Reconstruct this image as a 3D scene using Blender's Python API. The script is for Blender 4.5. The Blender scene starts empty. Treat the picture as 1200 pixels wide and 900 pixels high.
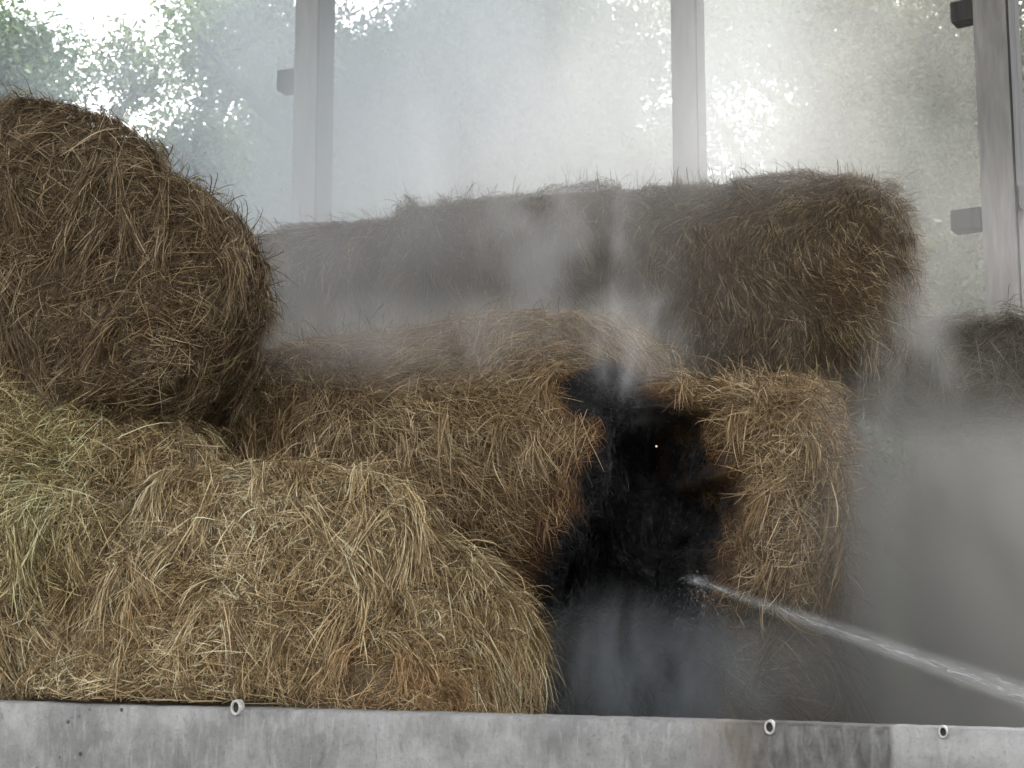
import bpy, bmesh, math, random
import numpy as np
from mathutils import Vector, noise as mnoise

rng = np.random.default_rng(11)
random.seed(7)
sc = bpy.context.scene
col = sc.collection
R = math.radians

# ------------------------------------------------------------------ helpers
def tag(o, label=None, cat=None, group=None, kind=None):
    if label: o['label'] = label
    if cat: o['category'] = cat
    if group: o['group'] = group
    if kind: o['kind'] = kind
    return o

def link(name, me, parent=None, loc=None):
    o = bpy.data.objects.new(name, me); col.objects.link(o)
    if loc is not None: o.location = loc
    if parent is not None: o.parent = parent
    return o

def empty(name, loc, rz=0):
    o = bpy.data.objects.new(name, None); col.objects.link(o)
    o.location = loc; o.rotation_euler = (0, 0, rz); o.empty_display_size = .2
    return o

def np_mesh(name, V, F, mats=(), mat_idx=None, smooth=True, attrs=None):
    """V (n,3); F list of int arrays each (m,k)"""
    me = bpy.data.meshes.new(name)
    V = np.asarray(V, np.float32)
    me.vertices.add(len(V)); me.vertices.foreach_set('co', V.ravel())
    loops = np.concatenate([f.ravel() for f in F]).astype(np.int32)
    tot = np.concatenate([np.full(len(f), f.shape[1], np.int32) for f in F])
    start = np.concatenate([[0], np.cumsum(tot)[:-1]]).astype(np.int32)
    me.loops.add(len(loops)); me.loops.foreach_set('vertex_index', loops)
    me.polygons.add(len(tot)); me.polygons.foreach_set('loop_start', start)
    if mat_idx is not None: me.polygons.foreach_set('material_index', np.asarray(mat_idx, np.int32))
    me.polygons.foreach_set('use_smooth', np.full(len(tot), bool(smooth)))
    for m in mats: me.materials.append(m)
    for k, a in (attrs or {}).items():
        at = me.attributes.new(k, 'FLOAT', 'POINT'); at.data.foreach_set('value', np.asarray(a, np.float32))
    me.update(calc_edges=True); me.validate()
    return me

class SinNoise:
    """cheap smooth vector noise for numpy arrays"""
    def __init__(self, freq, seed, n=10):
        r = np.random.default_rng(seed)
        k = r.normal(size=(n, 3)); k /= np.linalg.norm(k, axis=1)[:, None]
        self.k = k * freq * r.uniform(.5, 1.6, (n, 1)); self.p = r.uniform(0, 6.28, n); self.n = n
    def __call__(self, P):
        return np.sin(P @ self.k.T + self.p).sum(1) / math.sqrt(self.n / 2)

def norm(a):
    return a / np.maximum(np.linalg.norm(a, axis=-1, keepdims=True), 1e-9)

# ------------------------------------------------------------------ materials
class NT:
    def __init__(self, name):
        self.m = bpy.data.materials.new(name); self.m.use_nodes = True
        self.t = self.m.node_tree; self.t.nodes.clear()
        self.out = self.n('ShaderNodeOutputMaterial')
    def n(self, ty, **kw):
        nd = self.t.nodes.new(ty)
        for k, v in kw.items():
            if k in nd.inputs and not hasattr(nd, k): nd.inputs[k].default_value = v
            else: setattr(nd, k, v)
        return nd
    def l(self, a, b): self.t.links.new(a, b)
    def math(self, op, a, b=None, c=None, clamp=False):
        nd = self.n('ShaderNodeMath', operation=op); nd.use_clamp = clamp
        for i, v in enumerate((a, b, c)):
            if v is None: continue
            if isinstance(v, (int, float)): nd.inputs[i].default_value = v
            else: self.l(v, nd.inputs[i])
        return nd.outputs[0]
    def noise(self, vec, scale, detail=4, rough=.55, dist=0):
        nd = self.n('ShaderNodeTexNoise'); nd.inputs['Scale'].default_value = scale
        nd.inputs['Detail'].default_value = detail; nd.inputs['Roughness'].default_value = rough
        nd.inputs['Distortion'].default_value = dist
        if vec is not None: self.l(vec, nd.inputs['Vector'])
        return nd.outputs['Fac']
    def ramp(self, fac, stops, interp='LINEAR'):
        nd = self.n('ShaderNodeValToRGB'); cr = nd.color_ramp; cr.interpolation = interp
        while len(cr.elements) < len(stops): cr.elements.new(.5)
        for e, (p, c) in zip(cr.elements, stops):
            e.position = p; e.color = (c[0], c[1], c[2], 1) if isinstance(c, (tuple, list)) else (c, c, c, 1)
        self.l(fac, nd.inputs[0]); return nd.outputs[0]
    def mix(self, fac, a, b, blend='MIX'):
        nd = self.n('ShaderNodeMix', data_type='RGBA', blend_type=blend)
        for s, v in ((nd.inputs[0], fac), (nd.inputs[6], a), (nd.inputs[7], b)):
            if isinstance(v, (int, float)): s.default_value = v
            elif isinstance(v, tuple): s.default_value = (v[0], v[1], v[2], 1)
            else: self.l(v, s)
        return nd.outputs[2]
    def remap(self, v, a, b, c=0., d=1., smooth=False):
        nd = self.n('ShaderNodeMapRange'); nd.clamp = True
        if smooth: nd.interpolation_type = 'SMOOTHSTEP'
        self.l(v, nd.inputs[0])
        for i, x in enumerate((a, b, c, d)): nd.inputs[i + 1].default_value = x
        return nd.outputs[0]

def principled(b, color, rough=.8, spec=.3, normal=None):
    p = b.n('ShaderNodeBsdfPrincipled')
    if isinstance(color, tuple): p.inputs['Base Color'].default_value = (*color, 1)
    else: b.l(color, p.inputs['Base Color'])
    if isinstance(rough, (int, float)): p.inputs['Roughness'].default_value = rough
    else: b.l(rough, p.inputs['Roughness'])
    p.inputs['Specular IOR Level'].default_value = spec
    if normal is not None: b.l(normal, p.inputs['Normal'])
    return p

def bump(b, h, strength=.4, dist=.02):
    nd = b.n('ShaderNodeBump'); nd.inputs['Strength'].default_value = strength; nd.inputs['Distance'].default_value = dist
    b.l(h, nd.inputs['Height']); return nd.outputs[0]

def hay_material(name, stops, tint=None, body=False):
    """stops: colour ramp over a random value per straw; 'char' and 'green' are per-vertex wear attributes"""
    b = NT(name)
    geo = b.n('ShaderNodeNewGeometry'); pos = geo.outputs['Position']
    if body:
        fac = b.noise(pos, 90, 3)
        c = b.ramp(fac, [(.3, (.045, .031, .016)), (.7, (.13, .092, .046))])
    else:
        c = b.ramp(geo.outputs['Random Per Island'], stops)
        n1 = b.noise(pos, 2.3, 3)
        c = b.mix(b.remap(n1, .35, .68), c, b.mix(1., c, (.68, .60, .50), 'MULTIPLY'))
    g = b.n('ShaderNodeAttribute', attribute_name='green').outputs['Fac']
    c = b.mix(g, c, b.mix(1., c, (.83, .98, .82), 'MULTIPLY'))
    ch = b.n('ShaderNodeAttribute', attribute_name='char').outputs['Fac']
    c = b.mix(b.remap(ch, .05, .5), c, b.mix(1., c, (.50, .36, .27), 'MULTIPLY'))
    c = b.mix(b.remap(ch, .4, .8), c, b.ramp(b.noise(pos, 34, 5, .7), [(.32, (.004, .004, .005)), (.55, (.018, .018, .019)), (.74, (.085, .084, .083))]))
    p = principled(b, c, .62, .25)
    if body:
        b.l(p.outputs[0], b.out.inputs[0])
    else:
        tr = b.n('ShaderNodeBsdfTranslucent'); b.l(c, tr.inputs[0])
        mx = b.n('ShaderNodeMixShader'); mx.inputs[0].default_value = .18
        b.l(p.outputs[0], mx.inputs[1]); b.l(tr.outputs[0], mx.inputs[2]); b.l(mx.outputs[0], b.out.inputs[0])
    return b.m

STRAW = [(0, (.08, .055, .028)), (.35, (.20, .142, .070)), (.62, (.40, .30, .145)), (.82, (.66, .53, .29)), (1, (.84, .74, .49))]
BROWN = [(0, (.050, .034, .018)), (.4, (.125, .088, .046)), (.72, (.25, .18, .095)), (.9, (.46, .36, .20)), (1, (.70, .58, .37))]
GOLD = [(0, (.09, .060, .030)), (.4, (.24, .168, .082)), (.72, (.47, .345, .175)), (.9, (.66, .52, .30)), (1, (.82, .70, .46))]
GREY = [(0, (.06, .055, .045)), (.5, (.13, .12, .10)), (1, (.30, .28, .24))]
RUST = [(0, (.09, .058, .028)), (.4, (.28, .185, .092)), (.75, (.54, .37, .20)), (1, (.80, .63, .38))]
WARM = lambda st: [(p, (c[0], c[1], c[2] * 1.10)) for p, c in st]
SC = lambda st, k: [(p, tuple(min(.85, x * k) for x in c)) for p, c in st]
STRAW, GOLD, BROWN = SC(WARM(STRAW), 1.15), SC(WARM(GOLD), .98), SC(WARM(BROWN), .84)
M = {}
M['straw'] = hay_material('straw', STRAW)
M['brown'] = hay_material('brown_hay', BROWN)
M['gold'] = hay_material('gold_hay', GOLD)
M['grey'] = hay_material('grey_hay', GREY)
M['rust'] = hay_material('rust_hay', RUST)
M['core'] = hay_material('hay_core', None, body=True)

def concrete():
    b = NT('concrete')
    tc = b.n('ShaderNodeTexCoord'); ob = tc.outputs['Object']
    mp = b.n('ShaderNodeMapping'); mp.inputs['Scale'].default_value = (1, 1, .32); b.l(ob, mp.inputs[0])
    n1 = b.noise(ob, 3.2, 7, .65); n2 = b.noise(mp.outputs[0], 26, 5, .6, .6); n3 = b.noise(ob, 60, 4, .7)
    c = b.ramp(n1, [(.32, (.145, .144, .141)), (.5, (.225, .223, .217)), (.66, (.33, .327, .32))])
    c = b.mix(b.remap(n2, .52, .80, 0, .7), c, (.40, .396, .385))
    c = b.mix(b.remap(n2, .44, .26, 0, .7), c, (.125, .125, .124))
    c = b.mix(b.remap(n3, .56, .72, 0, .5), c, (.09, .09, .09))
    # fine vertical runs of lime
    mp2 = b.n('ShaderNodeMapping'); mp2.inputs['Scale'].default_value = (1, 1, .10); b.l(ob, mp2.inputs[0])
    n4 = b.noise(mp2.outputs[0], 70, 3, .5, .3)
    c = b.mix(b.remap(n4, .60, .78, 0, .3), c, (.42, .417, .41))
    vo = b.n('ShaderNodeTexVoronoi'); vo.inputs['Scale'].default_value = 13; b.l(ob, vo.inputs['Vector'])
    pit = b.math('MULTIPLY', b.remap(vo.outputs['Distance'], .16, .08), b.remap(b.noise(ob, 4, 2), .55, .6))
    c = b.mix(pit, c, (.05, .05, .05))
    # wet patch and rusty edge (local x along the wall)
    sx = b.n('ShaderNodeSeparateXYZ'); b.l(ob, sx.inputs[0]); X = sx.outputs[0]; Z = sx.outputs[2]
    wob = b.math('MULTIPLY', b.math('SUBTRACT', b.noise(mp.outputs[0], 9, 5, .65), .5), .34)
    xx = b.math('ADD', X, wob)
    wet = b.math('MULTIPLY', b.remap(xx, .80, .98), b.remap(X, 1.395, 1.375))
    rust = b.math('MULTIPLY', b.remap(xx, .70, .86), b.remap(xx, 1.10, .90))
    c = b.mix(b.math('MULTIPLY', rust, b.remap(n1, .38, .58, .2, .75)), c, (.13, .092, .060))
    c = b.mix(b.math('MULTIPLY', wet, b.remap(n2, .3, .62, 1., .55)), c, (.050, .047, .042))
    rough = b.remap(wet, 0, 1, .85, .5)
    h = b.math('ADD', b.math('MULTIPLY', n1, .5), b.math('ADD', b.math('MULTIPLY', n2, .35), b.math('MULTIPLY', n3, .3)))
    p = principled(b, c, rough, .3, bump(b, h, .5, .02)); b.l(p.outputs[0], b.out.inputs[0]); return b.m
M['concrete'] = concrete()

def simple(name, c0, c1, scale, rough=.8, stretch=None, bstr=.2, spec=.3, detail=5):
    b = NT(name); tc = b.n('ShaderNodeTexCoord'); v = tc.outputs['Object']
    if stretch:
        mp = b.n('ShaderNodeMapping'); mp.inputs['Scale'].default_value = stretch; b.l(v, mp.inputs[0]); v = mp.outputs[0]
    n1 = b.noise(v, scale, detail, .6, .3)
    c = b.ramp(n1, [(.3, c0), (.7, c1)])
    p = principled(b, c, rough, spec, bump(b, n1, bstr, .01)); b.l(p.outputs[0], b.out.inputs[0]); return b.m
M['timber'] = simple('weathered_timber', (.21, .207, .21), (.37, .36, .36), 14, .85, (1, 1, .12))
M['timber_dark_and_shade'] = simple('dark_timber_and_shade', (.045, .045, .05), (.09, .09, .095), 14, .85, (1, 1, .12))  # dark stub timber, also the painted shade on the posts' right side
M['sheet'] = simple('roof_sheet', (.10, .10, .11), (.16, .16, .165), 3, .6)
M['pvc'] = simple('pale_plastic', (.30, .295, .27), (.62, .61, .57), 60, .5, bstr=.05)
M['hole'] = simple('dark_bore', (.02, .02, .02), (.05, .05, .05), 20, .9)
M['bark'] = simple('bark', (.035, .030, .024), (.09, .08, .065), 12, .9, (1, 1, .25), .5)
M['ground'] = simple('farm_ground', (.05, .055, .025), (.10, .095, .05), .6, .95)
M['yard'] = simple('yard_concrete', (.17, .165, .155), (.27, .265, .255), 1.1, .9)
M['hill'] = simple('hill_woods', (.030, .045, .022), (.075, .095, .045), .5, .95, bstr=.8)
M['char'] = simple('char', (.004, .004, .005), (.035, .034, .034), 30, .75, bstr=.8)

def leaf_mat(name, c0, c1, c2):
    b = NT(name); geo = b.n('ShaderNodeNewGeometry')
    c = b.ramp(geo.outputs['Random Per Island'], [(0, c0), (.55, c1), (1, c2)])
    d = principled(b, c, .5, .35); tr = b.n('ShaderNodeBsdfTranslucent')
    b.l(b.mix(1., c, (1., 1., .55), 'MULTIPLY'), tr.inputs[0])
    mx = b.n('ShaderNodeMixShader'); mx.inputs[0].default_value = .4
    b.l(d.outputs[0], mx.inputs[1]); b.l(tr.outputs[0], mx.inputs[2]); b.l(mx.outputs[0], b.out.inputs[0]); return b.m
LEAF = [leaf_mat('leaf_cool', (.035, .068, .036), (.062, .105, .058), (.105, .155, .09)),
        leaf_mat('leaf_warm', (.045, .068, .030), (.080, .108, .050), (.13, .155, .08)),
        leaf_mat('leaf_pale', (.055, .085, .045), (.09, .125, .065), (.14, .18, .10))]

def ember_mat():
    b = NT('ember_glow'); e = b.n('ShaderNodeEmission'); e.inputs[0].default_value = (1, .50, .36, 1); e.inputs[1].default_value = .2
    b.l(e.outputs[0], b.out.inputs[0]); return b.m
M['ember'] = ember_mat()

def water_mat():
    b = NT('water_drops')
    d = principled(b, (.80, .83, .85), .12, .5); tr = b.n('ShaderNodeBsdfTransparent')
    mx = b.n('ShaderNodeMixShader'); mx.inputs[0].default_value = .22
    b.l(tr.outputs[0], mx.inputs[1]); b.l(d.outputs[0], mx.inputs[2]); b.l(mx.outputs[0], b.out.inputs[0]); return b.m
M['water'] = water_mat()

# ------------------------------------------------------------------ camera
PITCH = R(8.2)
cam = bpy.data.cameras.new('Camera'); cam_o = bpy.data.objects.new('Camera', cam); col.objects.link(cam_o)
cam_o.location = (0, 0, 1.6); cam_o.rotation_euler = (R(90) + PITCH, 0, 0)
cam.sensor_width = 36; cam.lens = 54; cam.clip_end = 3000; cam.clip_start = .1
cam.dof.use_dof = True; cam.dof.focus_distance = 7.2; cam.dof.aperture_fstop = 4.5
sc.camera = cam_o
CP, SP = math.cos(PITCH), math.sin(PITCH)
def at(x, y, Y):
    """world point seen at photo pixel (1200 x 900) at depth Y: used only to survey where things stand"""
    u = (x - 600) / 1800; v = (450 - y) / 1800
    t = Y / (CP - v * SP)
    return np.array([u * t, Y, 1.6 + t * (SP + v * CP)])

YAW = -R(21)
AX = np.array([math.cos(YAW), math.sin(YAW), 0]); DP = np.array([-math.sin(YAW), math.cos(YAW), 0])

# ------------------------------------------------------------------ setting
def box(bm, c, s, rz=0, bev=0):
    r = bmesh.ops.create_cube(bm, size=1)
    vs = r['verts']
    bmesh.ops.scale(bm, vec=s, verts=vs)
    if bev:
        es = list({e for v in vs for e in v.link_edges})
        q = bmesh.ops.bevel(bm, geom=es, offset=bev, segments=2, affect='EDGES', profile=.6)
        vs = list({v for f in q['faces'] for v in f.verts} | {v for v in vs if v.is_valid})
    if rz:
        from mathutils import Matrix
        bmesh.ops.rotate(bm, cent=(0, 0, 0), matrix=Matrix.Rotation(rz, 3, 'Z'), verts=vs)
    bmesh.ops.translate(bm, vec=c, verts=vs)

def bm_obj(name, bm, mat, parent=None, loc=None, smooth=False):
    me = bpy.data.meshes.new(name); bm.to_mesh(me); bm.free()
    for m in (mat if isinstance(mat, (list, tuple)) else [mat]): me.materials.append(m)
    if smooth: me.polygons.foreach_set('use_smooth', [True] * len(me.polygons))
    return link(name, me, parent, loc)

bm = bmesh.new(); bmesh.ops.create_grid(bm, x_segments=60, y_segments=60, size=900)
g = bm_obj('ground', bm, M['ground'], loc=(0, 300, 0)); tag(g, kind='structure')
bm = bmesh.new(); box(bm, (0, 0, 0), (30, 26, .008)); y = bm_obj('yard', bm, M['yard'], loc=(0, 3, .008)); tag(y, kind='structure')

# roof of the open barn (above the frame): corrugated sheet on two slopes
def roof():
    n, m = 240, 8
    us = np.linspace(-9, 10, n); ws = np.linspace(-1.9, 6.6, m)
    V = []
    base = np.array([0, 5.8, 0])
    for i, u in enumerate(us):
        for w in ws:
            z = 8.7 - abs(w - 2.35) * .22 + .02 * math.sin(i * 1.57)
            p = base + AX * u + DP * w; V.append((p[0], p[1], z))
    idx = np.arange(n * m).reshape(n, m)
    F = np.stack([idx[:-1, :-1], idx[1:, :-1], idx[1:, 1:], idx[:-1, 1:]], -1).reshape(-1, 4)
    me = np_mesh('roof', np.array(V), [F], [M['sheet']])
    o = link('roof', me); tag(o, kind='structure')
    s = o.modifiers.new('thick', 'SOLIDIFY'); s.thickness = .03
roof()

# concrete wall
wall_c = np.array([0, 5.80, 0])
wall = empty('concrete_wall', wall_c, YAW)
tag(wall, 'long grey concrete wall with a dark wet stain in front of the hay', 'wall')
def wall_panel():
    # local x along the wall, y thickness; worn top arris
    L0, L1, n, h, th = -5.2, 4.6, 420, 1.2, .16
    xs = np.linspace(L0, L1, n)
    prof = [(-th / 2, 0), (-th / 2, .4), (-th / 2, .8), (-th / 2, 1.0), (-th / 2, 1.1), (-th / 2, h - .012), (-th / 2 + .012, h), (0, h + .001), (th / 2 - .012, h), (th / 2, h - .012), (th / 2, .6), (th / 2, 0)]
    V = []
    for x in xs:
        for k, (yy, zz) in enumerate(prof):
            d = .004 * mnoise.noise(Vector((x * 3, yy * 9, zz * 3)))
            e = (.003 * mnoise.noise(Vector((x * 5, 3, 1))) + .003 * mnoise.noise(Vector((x * 23, 7, 2)))) if 5 <= k <= 9 else 0
            V.append((x, yy + d, zz + e + (-.010 * max(0, min(1, (x - 1.0) * .4)))))
    P = len(prof); idx = np.arange(n * P).reshape(n, P)
    F = np.stack([idx[:-1, :-1], idx[1:, :-1], idx[1:, 1:], idx[:-1, 1:]], -1).reshape(-1, 4)
    caps = [np.array([list(idx[0])]), np.array([list(idx[-1][::-1])])]
    me = np_mesh('panel', np.array(V), [F] + caps, [M['concrete']])
    link('panel', me, wall)
wall_panel()
def tube_end(lx, z, r, ry, mark):
    bm = bmesh.new(); n = 28
    rings = [(1.0, -.012), (1.0, .0), (.92, -.004 - .012), (.70, -.016), (.66, -.008), (.62, .004)]
    order = [(1.0, .02), (1.0, -.010), (.94, -.015), (.70, -.015), (.64, -.008), (.62, .03)]
    vs = [[bm.verts.new((r * q * math.cos(a) * .72, d, ry * q * math.sin(a))) for a in [2 * math.pi * k / n for k in range(n)]] for q, d in order]
    for a, b in zip(vs[:-1], vs[1:]):
        for k in range(n): bm.faces.new((a[k], a[(k + 1) % n], b[(k + 1) % n], b[k]))
    o = bm_obj('tube_end', bm, M['pvc'], wall, (lx, -.081, z), True)
    bm = bmesh.new(); c = [bm.verts.new((r * .63 * math.cos(2 * math.pi * k / n) * .72, -.0045, ry * .63 * math.sin(2 * math.pi * k / n))) for k in range(n)]
    bm.faces.new(c); bm_obj('bore', bm, M['hole'], o)
def wall_local(px, py):
    # intersection of the pixel ray with the wall's front face -> local x, z
    d = at(px, py, 1.0) - np.array([0, 0, 1.6])
    nrm = -DP; p0 = wall_c - DP * .08
    t = np.dot(p0 - np.array([0, 0, 1.6]), nrm) / np.dot(d, nrm)
    h = np.array([0, 0, 1.6]) + d * t
    return float(np.dot(h - wall_c, AX)), float(h[2])
for px, py, ry in ((278, 829, .031), (902.5, 852, .025), (1105.5, 857.5, .021)):
    lx, lz = wall_local(px, py); tube_end(lx, lz, ry, ry, 0)

# posts at the back of the barn
def post(px, Y, w, rz, lab, stubs, top=7.75):
    p = at(px, 200, Y)
    t = empty('timber_post', (p[0], p[1], 0), rz)
    tag(t, lab, 'post', 'barn posts behind the hay')
    bm = bmesh.new(); box(bm, (0, 0, top / 2), (w, w * .62, top), 0, .012); bm_obj('shaft', bm, M['timber'], t)
    bm = bmesh.new(); box(bm, (w * .10, w * .62 / 2 + .072, top / 2), (w * .95, .14, top), 0, .01); bm_obj('shade_backing', bm, M['timber_dark_and_shade'], t)  # added dark upright, its colour imitates the post's shaded right side
    bm = bmesh.new(); box(bm, (w / 2 + .009, .05, top / 2), (.014, w * .62 + .10, top), 0, .002); bm_obj('shade_strip', bm, M['timber_dark_and_shade'], t)  # added thin strip: shade of the shaft's right face, put in as dark colour
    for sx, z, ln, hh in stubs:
        bm = bmesh.new(); box(bm, (sx * (w / 2 + ln / 2 + (.018 if sx > 0 else .002)), .02, z), (ln, .16, hh), 0, .01); bm_obj('rail_stub', bm, M['timber_dark_and_shade'] if sx < 0 else M['timber'], t)
    return t
zz = lambda py, Y: float(at(600, py, Y)[2])
post(360, 12.0, .21, YAW, 'left hazy post rising behind the dark upper hay bale', [(-1, zz(92, 12), .16, .17)])
post(805, 11.2, .19, YAW, 'middle post fading into smoke behind the long back bales', [])
post(1171, 10.4, .235, YAW - R(12), 'right pale timber post with stub rails against green trees', [(-1, zz(8, 10.4), .16, .15), (-1, zz(253, 10.4), .22, .15), (1, zz(235, 10.4), .2, .15)])

# ------------------------------------------------------------------ hay bales
FLOW = SinNoise(2.2, 3); FLOW2 = SinNoise(7., 4); TUFT = SinNoise(9., 5); TUFT2 = SinNoise(24., 6); LUMP = SinNoise(3.2, 8)

# the burnt hollow between the two middle bales: ellipsoids (centre, radii)
BURN = [(at(780, 600, 7.45), (.30, .62, .44)), (at(762, 535, 7.5), (.22, .6, .24)), (at(730, 760, 7.5), (.36, .75, .52)), (at(676, 725, 7.55), (.10, .6, .34)), (at(712, 655, 7.5), (.13, .6, .22))]
CHAR = BURN + [(at(706, 464, 7.75), (.165, .9, .145)), (at(738, 505, 7.7), (.15, .9, .14)), (at(682, 670, 7.6), (.12, .9, .22))]      # charred skin, not hollow
BN = SinNoise(7, 21)
def burn_depth(P):
    d = np.full(len(P), 9.)
    for c, r in CHAR:
        q = (P - c) / np.array(r); d = np.minimum(d, np.linalg.norm(q, axis=1))
    return d

def body(center, L, ry, rz, yaw, tilt=0, roll=0, e=.34, e2=.9, nu=72, nv=110, lump=.045, seed=0, shape=None, carve=False):
    ph = np.linspace(.0, math.pi, nu); th = np.linspace(0, 2 * math.pi, nv, endpoint=False)
    PH, TH = np.meshgrid(ph, th, indexing='ij')
    sp = lambda a, p: np.sign(a) * np.abs(a) ** p
    # denser rings at the rims
    x = sp(np.cos(PH), e); rad = np.abs(np.sin(PH)) ** e
    yy = rad * sp(np.cos(TH), e2); z = rad * sp(np.sin(TH), e2)
    P = np.stack([x * L / 2, yy * ry, z * rz], -1).reshape(-1, 3)
    if shape is not None: P = shape(P)
    cy, sy = math.cos(tilt), math.sin(tilt)          # tilt about local y
    P = np.stack([P[:, 0] * cy + P[:, 2] * sy, P[:, 1], -P[:, 0] * sy + P[:, 2] * cy], -1)
    ca, sa = math.cos(yaw), math.sin(yaw)
    P = np.stack([P[:, 0] * ca - P[:, 1] * sa, P[:, 0] * sa + P[:, 1] * ca, P[:, 2]], -1)
    o = np.array(center)
    nd = norm(P)
    W = P + o
    sh = np.array([seed * 3.1, seed * 1.7, seed * .9])
    k = LUMP(W + sh) * lump + TUFT(W + sh) * lump * .38
    rdg = 1 - np.abs(FLOW2(W * np.array([.6, .6, 1.3]) + sh)); k = k + lump * .35 * np.clip(rdg, 0, 1) ** 2
    W = W + nd * k[:, None]
    if carve:
        for c, r in BURN:
            r = np.array(r); q = (W - c) / r
            l2 = (q[:, 0] ** 2 + q[:, 2] ** 2); ins = (l2 < 1) & (q[:, 1] < np.sqrt(np.maximum(0, 1 - l2)))
            wv = np.sqrt(np.maximum(0, 1 - l2)) * r[1] + c[1] + .03 * BN(W)
            W[ins, 1] = np.maximum(W[ins, 1], wv[ins])
    W[:, 2] = np.maximum(W[:, 2], .02)
    idx = np.arange(nu * nv).reshape(nu, nv); nx = np.roll(idx, -1, 1)
    F = np.stack([idx[:-1], idx[1:], nx[1:], nx[:-1]], -1).reshape(-1, 4)
    return W, F

def strands(W, F, count, length=(.06, .24), width=(.0015, .0034), drape=.9, spread=.9, fly=.05, seed=0, charfn=None, lift=.014):
    r = np.random.default_rng(100 + seed)
    a, b_, c, d = (W[F[:, i]] for i in range(4))
    T0 = np.concatenate([np.stack([a, b_, c], 1), np.stack([a, c, d], 1)])
    cr = np.cross(T0[:, 1] - T0[:, 0], T0[:, 2] - T0[:, 0]); ar = np.linalg.norm(cr, axis=1) / 2
    n = norm(cr); cen = W.mean(0)
    mid = T0.mean(1)
    if ((mid - cen) * n).sum(1).mean() < 0: n = -n
    w = ar.copy()
    # fewer on the side that faces the stack behind and underneath
    back = np.clip(n[:, 1] * 1.2, 0, 1); w *= (1 - .75 * back)
    w *= np.where(n[:, 2] < -.6, .35, 1.)
    w *= np.where(mid[:, 2] < .7, .15, 1.)
    w /= w.sum()
    t = r.choice(len(T0), count, p=w)
    uv = r.random((count, 2)); fl = uv.sum(1) > 1; uv[fl] = 1 - uv[fl]
    P = T0[t, 0] + (T0[t, 1] - T0[t, 0]) * uv[:, :1] + (T0[t, 2] - T0[t, 0]) * uv[:, 1:]
    N = n[t]
    # some straws hang together in tufts, and thin patches open between them
    ncl = max(4, count // 700); ci = r.integers(0, count, ncl); who = r.integers(0, ncl, count); intuft = r.random(count) < .14
    intuft &= N[ci][who][:, 2] < .9
    P = np.where(intuft[:, None], P[ci][who] + r.normal(0, .022, (count, 3)), P); N = np.where(intuft[:, None], N[ci][who], N)
    # tangent frame: t1 sideways, t2 down the slope
    down = np.array([0, 0, -1.]); t2 = down - N * (N @ down)[:, None]
    flat = np.linalg.norm(t2, axis=1) < .25
    fwd = np.array([.25, -1, 0.]); tf = fwd - N * (N @ fwd)[:, None]
    t2 = norm(t2 + tf * .35)
    t1 = norm(np.cross(N, t2))
    S = np.array([seed * 1.3, seed * .7, 0])
    ang = FLOW(P + S) * .75 + FLOW2(P + S) * .4 + r.normal(0, spread, count) + np.where(r.random(count) < (1 - drape), r.uniform(-3.1, 3.1, count), 0)
    cang = r.normal(0, .35, ncl); ang = np.where(intuft, cang[who] + r.normal(0, .16, count), ang)
    D = t2 * np.cos(ang)[:, None] + t1 * np.sin(ang)[:, None]
    Ln = r.uniform(*length, count) * r.choice([.35, .6, 1., 1., 1.35], count)
    Ln = np.where(intuft, Ln * 1.35, Ln)
    out = np.abs(r.normal(0, lift, count)) + .006
    out = np.where(intuft, out + .012, out)
    isfly = r.random(count) < fly
    out = np.where(isfly, out + r.uniform(.02, .08, count), out)
    if charfn is not None:
        cc = charfn(P); Ln = Ln * np.where(cc > .45, .4, np.where(cc > .15, .65, 1)); isfly = isfly & (cc < .1); out = np.where(cc > .15, np.minimum(out, .02), out)
    base = np.where(intuft, .025, 0) + np.clip(TUFT(P) * .016 + TUFT2(P) * .012 + r.normal(0, .011, count), -.03, .055)
    P0 = P + N * base[:, None] - D * (Ln * .4)[:, None]
    segs = 4
    side_curl = r.normal(0, .06, count) * Ln
    ks = np.linspace(0, 1, segs + 1)
    droop = r.uniform(.0, .12, count) * Ln
    kink = r.integers(1, segs, count); kd = np.where(r.random(count) < .3, r.normal(0, .25, count), 0) * Ln
    pts = []
    for i, k in enumerate(ks):
        h = -.012 + out * (math.sin(k * math.pi * .75) ** 1) + np.where(isfly, k * k * out * .8, 0)
        side = side_curl * k * k + np.where(i > kink, (i - kink) / segs * kd, 0)
        p = P0 + D * (Ln * k)[:, None] + N * h[:, None] + t1 * side[:, None]
        p[:, 2] -= droop * k * k * .6
        pts.append(p)
    pts = np.stack(pts, 1)
    tang = norm(pts[:, -1] - pts[:, 0])
    rl = r.normal(0, .7, count)
    wv = norm(np.cross(tang, N)); wn = norm(np.cross(wv, tang))
    wv = wv * np.cos(rl)[:, None] + wn * np.sin(rl)[:, None]
    wd = r.uniform(*width, count) * r.choice([.8, 1., 1., 1.55], count)
    tap = np.array([.75, 1., 1., .85, .3])
    Vl = pts - wv[:, None, :] * (wd[:, None] * tap)[..., None] / 2
    Vr = pts + wv[:, None, :] * (wd[:, None] * tap)[..., None] / 2
    V = np.stack([Vl, Vr], 2).reshape(-1, 3)
    bi = (np.arange(count) * (segs + 1) * 2)[:, None]
    k = np.arange(segs) * 2
    Fq = np.stack([bi + k, bi + k + 1, bi + k + 3, bi + k + 2], -1).reshape(-1, 4)
    return V, Fq, np.repeat(P, (segs + 1) * 2, 0), P

def char_of(P):
    d = burn_depth(P) + .15 * BN(P) + .10 * TUFT2(P)
    return np.clip((1.62 - d) / .78, 0, 1)

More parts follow.
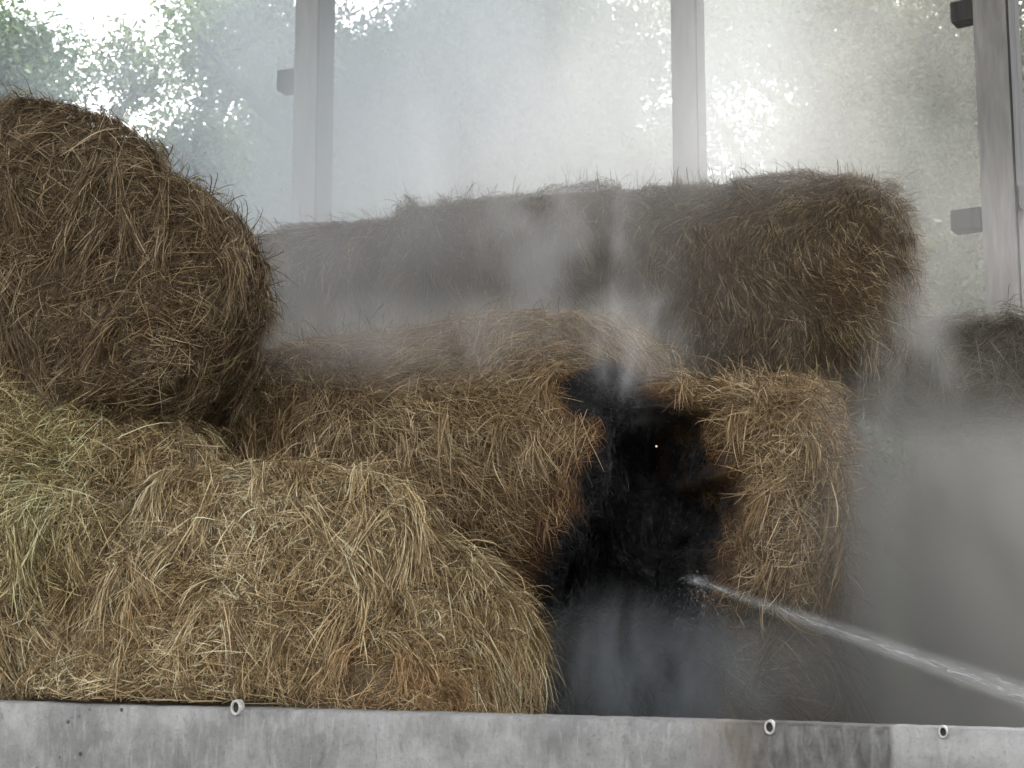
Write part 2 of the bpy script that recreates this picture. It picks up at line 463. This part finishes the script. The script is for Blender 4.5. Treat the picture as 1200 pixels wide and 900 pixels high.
def hay(name, label, cat, center, L, ry, rz, yaw, mat, count, group='smouldering hay bales', green=None, burnt=False, skw=None, **kw):
    W, F = body(center, L, ry, rz, yaw, carve=burnt, **kw)
    V, Fs, root, P1 = strands(W, F, int(count * 2.6), seed=kw.get('seed', 0), charfn=char_of if burnt else None, **(skw or {}))
    pc = V.reshape(-1, 10, 3); dd = (pc - wall_c) @ DP
    keep = ~(((dd < .10) & (pc[..., 2] < 1.21)) | (dd < -.12)).any(1)
    V = pc[keep].reshape(-1, 3); root = root.reshape(-1, 10, 3)[keep].reshape(-1, 3); Fs = Fs[:4 * keep.sum()]
    ctr = W.mean(0); W = ctr + (W - ctr) * .965
    dw = (W - wall_c) @ DP; W = W + DP * np.maximum(0, .11 - dw)[:, None]
    base = np.array([center[0], center[1], max(0, center[2] - rz)])
    allV = np.concatenate([W, V]); rootall = np.concatenate([W, root])
    ch = char_of(rootall) if burnt else np.zeros(len(allV))
    gr = green(rootall) if green else np.zeros(len(allV))
    mi = np.concatenate([np.zeros(len(F), int), np.ones(len(Fs), int)])
    me = np_mesh(name, allV - base, [F, Fs + len(W)], [M['core'], mat], mi, attrs={'char': ch, 'green': gr})
    o = link(name, me, loc=base); tag(o, label, cat, group)
    return o

def slump(P):
    Q = P.copy(); Q[:, 0] = P[:, 0]
    return Q

# A: dark brown bale on top at the left, its round end towards us
cA = at(72, 346, 7.75)
def shapeA(P):
    Q = P.copy()
    # local y is sideways (to the right after the yaw): drop the right shoulder
    k = np.clip((Q[:, 1] * -1 - .1) / .7, 0, 1)
    Q[:, 2] -= .20 * k * np.clip(Q[:, 2] / .5, 0, 1)
    return Q
hay('hay_bale', 'dark brown round bale stacked highest at the left edge', 'hay bale', cA, 1.25, .99, .72, R(90) + YAW * .4, M['brown'], 30000,
    e=.30, e2=.84, lump=.05, seed=1, shape=shapeA, skw=dict(spread=.85, fly=.04, length=(.06, .24)))
# B: greenish bale under it
def greenB(P):
    c = at(50, 545, 6.75); d = np.linalg.norm((P - c) / np.array([.38, 1.2, .50]), axis=1) + .18 * FLOW2(P)
    return np.clip((1.3 - d) * .8, 0, .8)
cB = at(25, 622, 7.45)
def shapeB(P):
    Q = P.copy(); k = np.clip((Q[:, 0] + .1) / .9, 0, 1); Q[:, 2] -= .45 * k * np.clip(Q[:, 2] / .6, 0, 1); return Q
hay('hay_bale', 'pale greenish bale at left directly below the dark top bale', 'hay bale', cB, 1.85, .84, .98, YAW + R(6), M['straw'], 34000,
    shape=shapeB, green=greenB, e=.42, e2=1.0, lump=.07, seed=2, skw=dict(spread=.75, fly=.05))
# C: front golden bale sagging over the wall
cC = at(335, 795, 6.85)
def shapeC(P):
    Q = P.copy(); k = np.clip((Q[:, 0]) / .95, -1, 1)
    Q[:, 2] -= np.where(Q[:, 2] > -.2, (np.clip(k, 0, 1) ** 1.5) * .56 * np.clip((Q[:, 2] + .2) / .9, 0, 1.2), 0)
    return Q
hay('hay_bale', 'straw coloured slumped bale in front, its top sloping down to the right', 'hay bale', cC, 2.06, .58, .97, YAW, M['straw'], 42000,
    e=.45, e2=.95, lump=.07, seed=3, shape=shapeC, skw=dict(spread=.8, fly=.04, length=(.06, .26)))
# loose rusty hay at the foot of C
cL = at(425, 845, 6.26)
hay('loose_hay', 'rust brown clump of loose hay lying against the concrete wall top', 'loose hay', cL, 1.05, .17, .33, YAW, M['rust'], 5500, group='loose hay heaps',
    e=1.0, e2=1.0, nu=40, nv=50, lump=.06, seed=4, skw=dict(spread=1.2, fly=.05, length=(.06, .2), drape=.7))
# D: left bale of the burnt pair
cD = at(508, 572, 8.32)
hay('hay_bale', 'brown bale left of the black burnt hollow, smoke drifting over its flat top', 'hay bale', cD, 2.40, .74, .84, YAW, M['gold'], 34000,
    burnt=True, e=.30, e2=.98, lump=.05, seed=5, skw=dict(spread=.6, fly=.04, length=(.06, .24)))
# E: right bale of the burnt pair
cE = at(846, 598, 7.75)
hay('hay_bale', 'golden brown bale right of the black burnt hollow, above the water jet', 'hay bale', cE, 1.18, .66, .64, YAW + R(4), M['gold'], 22000,
    burnt=True, e=.34, e2=.85, lump=.045, seed=6, skw=dict(spread=.8, fly=.06, length=(.05, .19)))
# F, G: back row, third layer
cF = at(838, 359, 9.45)
hay('hay_bale', 'big dark bale at the right end of the back row, with a rounded end', 'hay bale', cF, 2.40, .74, .72, YAW, M['brown'], 30000,
    e=.32, e2=.80, lump=.022, tilt=-R(.3), seed=7, skw=dict(spread=.45, fly=.03, length=(.04, .14), width=(.0015, .0032)))
cG = at(620, 374, 9.8)
hay('hay_bale', 'dim middle bale of the back row behind a rising smoke wisp', 'hay bale', cG, 1.5, .74, .75, YAW, M['brown'], 15000,
    e=.17, e2=.74, lump=.015, tilt=-R(1.2), seed=8, skw=dict(spread=.45, fly=.03, length=(.04, .14), width=(.0015, .0032)))
cG2 = at(440, 391, 10.35)
hay('hay_bale', 'faint bale at the left end of the back row, nearly lost in white smoke', 'hay bale', cG2, 1.45, .74, .75, YAW, M['brown'], 12000,
    e=.17, e2=.74, lump=.03, tilt=-R(2.5), seed=9, skw=dict(spread=.5, fly=.04, length=(.05, .20)))
# right edge: grey bales in smoke
cI = at(1175, 440, 9.3)
hay('hay_bale', 'grey bale at the right edge in front of the pale timber post', 'hay bale', cI, 1.45, .7, .345, YAW, M['grey'], 9000,
    e=.3, e2=.7, lump=.03, seed=10, skw=dict(spread=1., fly=.03))
cJ = at(1215, 590, 9.25)
hay('hay_bale', 'dark grey bale beneath the grey one, fading into smoke at the right edge', 'hay bale', cJ, 1.3, .7, .42, YAW, M['grey'], 7000,
    e=.3, e2=.7, lump=.03, seed=11, skw=dict(spread=1., fly=.03))
# bottom layer under the burnt pair and the back row
cK = at(855, 800, 7.85); cK[2] = .80
hay('hay_bale', 'hazy bottom bale with hanging straws below the water jet', 'hay bale', cK, 1.2, .66, .80, YAW, M['brown'], 9000, burnt=True,
    e=.34, e2=.8, lump=.04, seed=12, skw=dict(spread=.5, fly=.08, length=(.12, .4)))
cK2 = cD.copy(); cK2[2] = .70
hay('hay_bale', 'shadowed bottom bale under the brown bale with the smoky top', 'hay bale', cK2, 2.2, .66, .70, YAW, M['brown'], 5000, burnt=True,
    e=.34, e2=.8, lump=.04, seed=13)
for cc, lab, s in ((cF, 'dark lower bale in smoke under the right end of the back row', 14), ):
    c2 = cc.copy(); c2[2] = 2.05 ; c2 = c2 + DP * .05
    hay('hay_bale', lab, 'hay bale', c2, 1.6, .7, .68, YAW, M['brown'], 6000, e=.34, e2=.75, lump=.04, seed=s)

# charred mass in the hollow
def charred():
    c = at(752, 640, 8.25)
    hayo = hay('charred_hay', 'black charred hay inside the burnt hollow hit by the water', 'charred hay', c, .75, .34, .75, YAW, M['char'], 6000, group='charred hay',
        e=.6, e2=.9, nu=60, nv=80, lump=.06, seed=20, skw=dict(spread=1.1, length=(.05, .16), lift=.012))
    hayo.data.materials[0] = M['char']
    c = at(735, 845, 7.6)
    hayo = hay('charred_hay', 'low heap of black burnt hay under the hollow, above the wall', 'charred hay', c, 1.1, .45, .42, YAW, M['char'], 6000, group='charred hay',
        e=.6, e2=.9, nu=60, nv=80, lump=.06, seed=22, skw=dict(spread=1.1, length=(.05, .16), lift=.012))
    hayo.data.materials[0] = M['char']
charred()
# ember
bm = bmesh.new(); bmesh.ops.create_icosphere(bm, subdivisions=2, radius=.0055)
for v in bm.verts: v.co *= 1 + .35 * mnoise.noise(v.co * 90)
p = at(769, 523, 7.84)
o = bm_obj('ember', bm, M['ember'], loc=p); tag(o, 'tiny glowing ember in the upper part of the black hollow', 'ember')

# ------------------------------------------------------------------ water jet
def jet():
    P1 = at(815, 680, 7.02); P0 = at(1200, 815, 5.6)
    d = P0 - P1; Pn = P1 + d * 1.7
    pts = []
    for k in np.linspace(0, 1.7, 60):
        p = P1 + d * k;  pts.append(p)
    pts = np.array(pts)
    root = Pn.copy()
    r = np.random.default_rng(5)
    n = 360
    k = r.random(n) * 1.7
    c = P1 + d * k[:, None]
    ax = norm(d); s1 = norm(np.cross(ax, [0, 0, 1])); s2 = np.cross(s1, ax)
    rad = (.008 + .008 * k) * np.abs(r.normal(0, 1, n)) ** .9
    th = r.uniform(0, 6.28, n)
    c = c + s1 * (rad * np.cos(th))[:, None] + s2 * (rad * np.sin(th))[:, None]
    ln = r.uniform(.02, .09, n); w = r.uniform(.0006, .0018, n)
    # spindle: two tips, 3-sided waist
    V = []; F = []
    tip0 = c - ax * ln[:, None] / 2; tip1 = c + ax * ln[:, None] / 2
    W3 = [c + (s1 * math.cos(a) + s2 * math.sin(a)) * w[:, None] for a in (0, 2.094, 4.188)]
    V = np.stack([tip0, tip1] + W3, 1).reshape(-1, 3)
    b = (np.arange(n) * 5)[:, None]
    T = np.array([[0, 2, 3], [0, 3, 4], [0, 4, 2], [1, 3, 2], [1, 4, 3], [1, 2, 4]])
    F = (b[:, None] + T[None]).reshape(-1, 3)
    VJ, FJ = V, F
    o = empty('water_jet', root); tag(o, 'white jet of hose water shooting from the right into the burnt hollow', 'water jet')
    # splash
    n = 420; r = np.random.default_rng(6)
    dirs = norm(r.normal(size=(n, 3)) + np.array([.35, -1.2, -.1])); t = r.random(n) ** 1.8
    c = P1 + dirs * (t * .20)[:, None]; c[:, 2] -= t * t * .22
    ax2 = norm(dirs + np.array([0, 0, -1.]) * t[:, None] * 1.5); q1 = norm(np.cross(ax2, [0.3, .2, 1])); q2 = np.cross(q1, ax2)
    ln = r.uniform(.005, .025, n); w = r.uniform(.0005, .0016, n)
    W3 = [c + (q1 * math.cos(a) + q2 * math.sin(a)) * w[:, None] for a in (0, 2.094, 4.188)]
    V = np.stack([c - ax2 * ln[:, None] / 2, c + ax2 * ln[:, None] / 2] + W3, 1).reshape(-1, 3)
    b = (np.arange(n) * 5)[:, None]; F = (b[:, None] + T[None]).reshape(-1, 3)
    me = np_mesh('spray', np.concatenate([VJ, V]) - root, [FJ, F + len(VJ)], [M['water']]); sp_o = link('spray', me, o); sp_o['kind'] = 'stuff'
    # fine mist round the jet: a narrow cone of spray, thinning out from its axis
    ln_ = float(np.linalg.norm(Pn - P1)) + .06; r0, r1 = .034, .090
    bb = NT('jet_mist'); tc = bb.n('ShaderNodeTexCoord'); sx = bb.n('ShaderNodeSeparateXYZ'); bb.l(tc.outputs['Object'], sx.inputs[0])
    rr = bb.math('SQRT', bb.math('ADD', bb.math('POWER', sx.outputs[0], 2), bb.math('POWER', sx.outputs[1], 2)))
    rz_ = bb.math('ADD', bb.math('MULTIPLY', sx.outputs[2], (r1 - r0) / ln_), r0)
    fr = bb.remap(bb.math('DIVIDE', rr, rz_), .15, .95, 1., 0., True)
    mp = bb.n('ShaderNodeMapping'); mp.inputs['Scale'].default_value = (1, 1, .12); bb.l(tc.outputs['Object'], mp.inputs[0])
    nz = bb.remap(bb.noise(mp.outputs[0], 38, 3, .6), .32, .66, .25, 1.)
    v = bb.n('ShaderNodeVolumePrincipled'); v.inputs['Color'].default_value = (.97, .975, .98, 1)
    bb.l(bb.math('MULTIPLY', bb.math('MULTIPLY', fr, nz), 3.9), v.inputs['Density']); bb.l(v.outputs[0], bb.out.inputs['Volume'])
    bb.m.cycles.volume_step_rate = .06
    bm = bmesh.new(); bmesh.ops.create_cone(bm, cap_ends=True, segments=20, radius1=r0, radius2=r1, depth=ln_)
    bmesh.ops.translate(bm, vec=(0, 0, ln_ / 2), verts=bm.verts)
    mo = bm_obj('mist', bm, bb.m, o, Vector(P1 - ax * .06 - root)); mo.rotation_euler = Vector(ax).to_track_quat('Z', 'Y').to_euler()
jet()

# ------------------------------------------------------------------ smoke
def plume(label, c, rad, dens, colr=(.86, .87, .88), nscale=1.2, lo=.35, hi=.7, detail=3, rot=(0, 0, 0), stretch=(1, 1, .6), edge=.25, aniso=.1, floor=0., dist=.6):
    b = NT('smoke'); tc = b.n('ShaderNodeTexCoord'); geo = b.n('ShaderNodeNewGeometry')
    ln = b.n('ShaderNodeVectorMath', operation='LENGTH'); b.l(tc.outputs['Object'], ln.inputs[0])
    fall = b.remap(ln.outputs['Value'], edge, 1., 1., 0., True)
    mp = b.n('ShaderNodeMapping'); mp.inputs['Scale'].default_value = stretch; b.l(geo.outputs['Position'], mp.inputs[0])
    n = b.noise(mp.outputs[0], nscale, detail, .55, dist)
    m = b.remap(n, lo, hi, floor, 1.)
    d = b.math('MULTIPLY', b.math('MULTIPLY', fall, m), dens)
    v = b.n('ShaderNodeVolumePrincipled'); v.inputs['Color'].default_value = (*colr, 1); v.inputs['Anisotropy'].default_value = aniso
    b.l(d, v.inputs['Density']); b.l(v.outputs[0], b.out.inputs['Volume'])
    bm = bmesh.new(); bmesh.ops.create_icosphere(bm, subdivisions=3, radius=1.0)
    o = bm_obj('smoke', bm, b.m, loc=c, smooth=True); o.scale = rad; o.rotation_euler = rot
    tag(o, label, 'smoke', 'drifting smoke', 'stuff'); return o

plume('broad pale smoke drifting between the barn and the trees', at(430, 120, 14.2), (6.4, 2.0, 5.0), .17, (.82, .91, 1.0), .8, .3, .7, 4, floor=.35, stretch=(1, 1, .5), dist=1.)
plume('yellowish grey smoke before the right hand trees', at(930, 190, 13.6), (4.0, 1.8, 3.8), .16, (.92, .90, .84), .9, .3, .7, 4, floor=.25, stretch=(1, 1, .5), dist=1.)
plume('white smoke rising behind the back row of bales', at(570, 170, 11.2), (2.7, 1.3, 3.0), .46, (.90, .92, .94), 1.0, .32, .68, 4, floor=.15, stretch=(1, 1, .5), dist=1.)
plume('soft white smoke hiding the middle barn post', at(790, 130, 10.4), (1.5, .7, 2.4), 1.0, (.90, .91, .92), 1.3, .3, .7, 4, floor=.25, stretch=(1, 1, .5), dist=1.)
plume('dense white smoke pouring past the left post', at(385, 200, 10.6), (1.2, .8, 2.9), 1.0, (.86, .92, .98), 1.6, .3, .7, 4, floor=.15, stretch=(1, 1, .5))
plume('white haze veiling the left part of the back row', at(430, 335, 9.1), (1.5, .5, .95), 1.1, (.86, .88, .90), 1.5, .3, .7, 4, floor=.3, dist=1.)
plume('grey veil hanging in front of the back row', at(800, 310, 8.8), (3.0, .5, 1.25), 1.25, (.80, .79, .77), 1.5, .3, .7, 4, floor=.3, dist=1.)
plume('pale wisp rising over the back bales', at(672, 310, 8.35), (.66, .4, 1.2), 3.0, (.92, .92, .92), 2.6, .45, .72, 5, rot=(0, R(-20), 0), stretch=(1, 1, .5), dist=1.4)
plume('white wisp curling from the burnt hollow', at(740, 415, 7.5), (.38, .3, .48), 3.2, (.92, .92, .92), 4.0, .44, .70, 5, stretch=(1, 1, .55), dist=1.5)
plume('thin smoke lying on the flat top of the left burnt bale', at(530, 405, 7.7), (1.35, .6, .36), 1.7, (.90, .88, .86), 2.4, .35, .7, 4)
plume('dense grey smoke at the lower right behind the wall', at(1120, 745, 7.2), (1.30, .95, 1.5), 5., (.41, .405, .385), 1.7, .34, .66, 6, floor=.10, edge=.1, dist=1.5, stretch=(1, 1, .6))
plume('grey smoke filling the far lower right corner', at(1230, 760, 8.2), (1.4, .9, 1.4), 4., (.40, .395, .375), 1.2, .25, .65, 4, floor=.4)
plume('grey smoke streaming up by the right end of the back row', at(1075, 480, 8.0), (.36, .4, .9), 2.6, (.56, .56, .54), 2.6, .40, .68, 6, dist=1.5, stretch=(1, 1, .5))
plume('thin grey smoke veiling the bottom bale below the jet', at(900, 800, 6.95), (.55, .35, .42), 1.9, (.52, .53, .52), 2.6, .34, .68, 5, floor=.2, stretch=(1, 1, .5), dist=1.2)
plume('blue grey smoke pooling under the burnt hollow', at(745, 800, 7.0), (.8, .42, .52), 2.6, (.60, .65, .68), 3.4, .42, .72, 6, floor=.04, stretch=(1, 1, .4), dist=1.8)

# ------------------------------------------------------------------ trees and hill
def tube_mesh(segs, nr=6):
    V = []; F = []; o = 0
    for pts, rads in segs:
        pts = np.array(pts); m = len(pts)
        for i in range(m):
            t = norm(pts[min(i + 1, m - 1)] - pts[max(i - 1, 0)])
            s1 = norm(np.cross(t, [.31, .2, .93] if abs(t[2]) < .9 else [1, 0, .1])); s2 = np.cross(t, s1)
            for a in np.linspace(0, 2 * math.pi, nr, endpoint=False): V.append(pts[i] + (s1 * math.cos(a) + s2 * math.sin(a)) * rads[i])
        idx = o + np.arange(m * nr).reshape(m, nr); nx = np.roll(idx, -1, 1)
        F.append(np.stack([idx[:-1], nx[:-1], nx[1:], idx[1:]], -1).reshape(-1, 4)); o += m * nr
    return np.array(V), np.concatenate(F)

def tree(x, y, h, spread, label, leafm, nleaf, seed, low=.12, leaf=.055, dens=1., lean=0):
    r = np.random.default_rng(seed)
    root = empty('broadleaf_tree', (x, y, 0)); tag(root, label, 'tree', 'trees behind the barn')
    segs = []; tips = []
    def limb(p, d, ln, rad, lev):
        n = 5; pts = [p]; rads = [rad]; q = p.copy(); dd = d.copy()
        for i in range(n):
            dd = norm(dd + r.normal(0, .16, 3) + np.array([0, 0, .05 if lev else .02])); q = q + dd * ln / n
            pts.append(q.copy()); rads.append(rad * (1 - .62 * (i + 1) / n))
        segs.append((pts, rads))
        if lev >= 2: tips.extend(pts[1:])
        if lev >= 3: return
        kids = (9 if lev == 0 else 5 if lev == 1 else 4)
        for k in range(kids):
            t = (low + (1 - low) * (k + r.random()) / kids) if lev == 0 else .25 + .75 * (k + r.random()) / kids
            i = min(n, max(1, int(round(t * n)))); az = r.uniform(0, 6.28)
            side = np.array([math.cos(az), math.sin(az), r.uniform(.1, .7) if lev else r.uniform(.15, .9)])
            nl = (spread * r.uniform(.75, 1.15) * (1.1 - .45 * t) if lev == 0 else ln * r.uniform(.45, .7))
            limb(pts[i].copy(), norm(side + dd * .35), nl, max(.010, rads[i] * .62), lev + 1)
    limb(np.zeros(3), norm(np.array([lean, 0, 1.])), h * .86, h * .030, 0)
    V, F = tube_mesh(segs); link('trunk', np_mesh('trunk', V, [F], [M['bark']]), root)
    tips = np.array(tips)
    # clumps: some twigs bare, some heavy
    wt = r.random(len(tips)) ** 1.5 + .04; wt /= wt.sum()
    nleaf = int(nleaf * 2.4)
    c = tips[r.choice(len(tips), nleaf, p=wt)] + r.normal(0, .23, (nleaf, 3)) * np.array([1, 1, .8])
    n = norm(r.normal(size=(nleaf, 3)) + np.array([0, 0, .6])); a = norm(np.cross(n, r.normal(size=(nleaf, 3)))); b = np.cross(n, a)
    s = leaf * r.uniform(.6, 1.3, nleaf)
    q = [c - a * s[:, None], c + b * (s * .42)[:, None] - n * (s * .1)[:, None], c + a * s[:, None] - n * (s * .15)[:, None], c - b * (s * .42)[:, None]]
    V = np.stack(q, 1).reshape(-1, 3); F = np.arange(nleaf * 4).reshape(-1, 4)
    link('crown', np_mesh('crown', V, [F], [leafm], smooth=False), root)

def X(px, Y): return float(at(px, 300, Y)[0])
tree(X(190, 17), 17, 9.2, 1.8, 'loose airy tree at upper left with white sky showing through', LEAF[2], 7000, 31, .25)
tree(X(60, 18.5), 18.5, 7.2, 1.8, 'low pale tree at left behind the dark top bale', LEAF[0], 14000, 32, .15)
tree(X(130, 21), 21, 9.4, 2.3, 'mid green tree at left behind the airy one', LEAF[0], 22000, 40, .1)
tree(X(5, 22), 22, 8.9, 2.4, 'green tree at the left edge under the white sky', LEAF[0], 22000, 41, .1)
tree(X(330, 19), 19, 10.5, 2.5, 'tall pale tree behind the left barn post', LEAF[2], 20000, 33)
tree(X(500, 17.5), 17.5, 10, 2.4, 'hazy tree just right of the left barn post', LEAF[0], 24000, 34)
tree(X(670, 18), 18, 10.4, 2.5, 'hazy tree between the left and middle barn posts', LEAF[2], 24000, 35)
tree(X(832, 17), 17, 10, 2.4, 'warm toned tree just right of the middle barn post', LEAF[1], 24000, 36)
tree(X(985, 19), 19, 11, 2.6, 'tall tree with dark leaning limbs left of the pale post', LEAF[1], 26000, 37, lean=-.12)
tree(X(1110, 16.5), 16.5, 9.6, 2.1, 'green leafy tree directly behind the pale timber post', LEAF[0], 24000, 38)
tree(X(1240, 17.5), 17.5, 10.2, 2.3, 'green tree at the right edge beyond the pale post', LEAF[0], 22000, 39)

for i, (px, Y, h_) in enumerate(((420, 23, 12), (590, 24, 12.5), (760, 23.5, 12.5), (930, 24, 12.5), (1090, 23, 12), (1230, 24, 12.5))):
    tree(X(px, Y), Y, h_, 3.2, ['far tree seen in the gap right of the left post', 'far tree behind the white smoke at centre', 'far tree behind the middle post', 'far tree in the gap right of the middle post', 'far tree left of the pale right post', 'far tree at the right edge behind the nearer green tree'][i], LEAF[(0, 2, 1)[i % 3]], 17000, 60 + i, leaf=.07)
# hill with woods far off
def hill():
    n, m = 120, 24; V = []
    for i in range(n):
        for j in range(m):
            x = -220 + 440 * i / (n - 1); yy = 110 + 120 * j / (m - 1)
            t = math.sin(math.pi * min(1, j / (m - 1) * 1.0))
            h = t * (44 + 9 * mnoise.noise(Vector((x * .012, 1.3, 0))) - .06 * x) + 2.4 * mnoise.noise(Vector((x * .12, yy * .12, 2))) * t
            V.append((x, yy, max(-.5, h)))
    idx = np.arange(n * m).reshape(n, m)
    F = np.stack([idx[:-1, :-1], idx[1:, :-1], idx[1:, 1:], idx[:-1, 1:]], -1).reshape(-1, 4)
    o = link('hill', np_mesh('hill', np.array(V), [F], [M['hill']])); tag(o, kind='structure')
hill()

# ------------------------------------------------------------------ light
SUN_EL, SUN_AZ = R(58), R(28)           # azimuth from +Y towards +X
w = bpy.data.worlds.new('World'); sc.world = w; w.use_nodes = True
nt = w.node_tree; bg = nt.nodes['Background']
sky = nt.nodes.new('ShaderNodeTexSky'); sky.sky_type = 'NISHITA'; sky.sun_disc = False
sky.sun_elevation = SUN_EL; sky.sun_rotation = SUN_AZ; sky.dust_density = 5; sky.air_density = 1.0; sky.ozone_density = 1.0
bw = nt.nodes.new('ShaderNodeRGBToBW'); mxs = nt.nodes.new('ShaderNodeMix'); mxs.data_type = 'RGBA'; mxs.inputs[0].default_value = .93   # thin white overcast
nt.links.new(sky.outputs[0], bw.inputs[0]); nt.links.new(sky.outputs[0], mxs.inputs[6]); nt.links.new(bw.outputs[0], mxs.inputs[7])
nt.links.new(mxs.outputs[2], bg.inputs[0]); bg.inputs[1].default_value = .15
sun = bpy.data.lights.new('Sun', 'SUN'); so = bpy.data.objects.new('Sun', sun); col.objects.link(so)
dirv = Vector((math.sin(SUN_AZ) * math.cos(SUN_EL), math.cos(SUN_AZ) * math.cos(SUN_EL), math.sin(SUN_EL)))
so.rotation_euler = dirv.to_track_quat('Z', 'Y').to_euler(); so.location = dirv * 40
sun.energy = .6; sun.angle = R(14); sun.color = (1, .93, .82)

vs = sc.view_settings; vs.view_transform = 'Standard'; vs.look = 'None'; vs.gamma = 1; vs.use_curve_mapping = False
vs.exposure = 2.9
cy = sc.cycles
cy.use_denoising = True
try: cy.denoiser = 'OPENIMAGEDENOISE'
except Exception: pass
cy.max_bounces = 6; cy.diffuse_bounces = 3; cy.glossy_bounces = 2; cy.transmission_bounces = 4; cy.transparent_max_bounces = 12; cy.volume_bounces = 1
cy.caustics_reflective = False; cy.caustics_refractive = False
cy.use_adaptive_sampling = True; cy.adaptive_threshold = .02
cy.volume_step_rate = 1.0; cy.volume_max_steps = 128
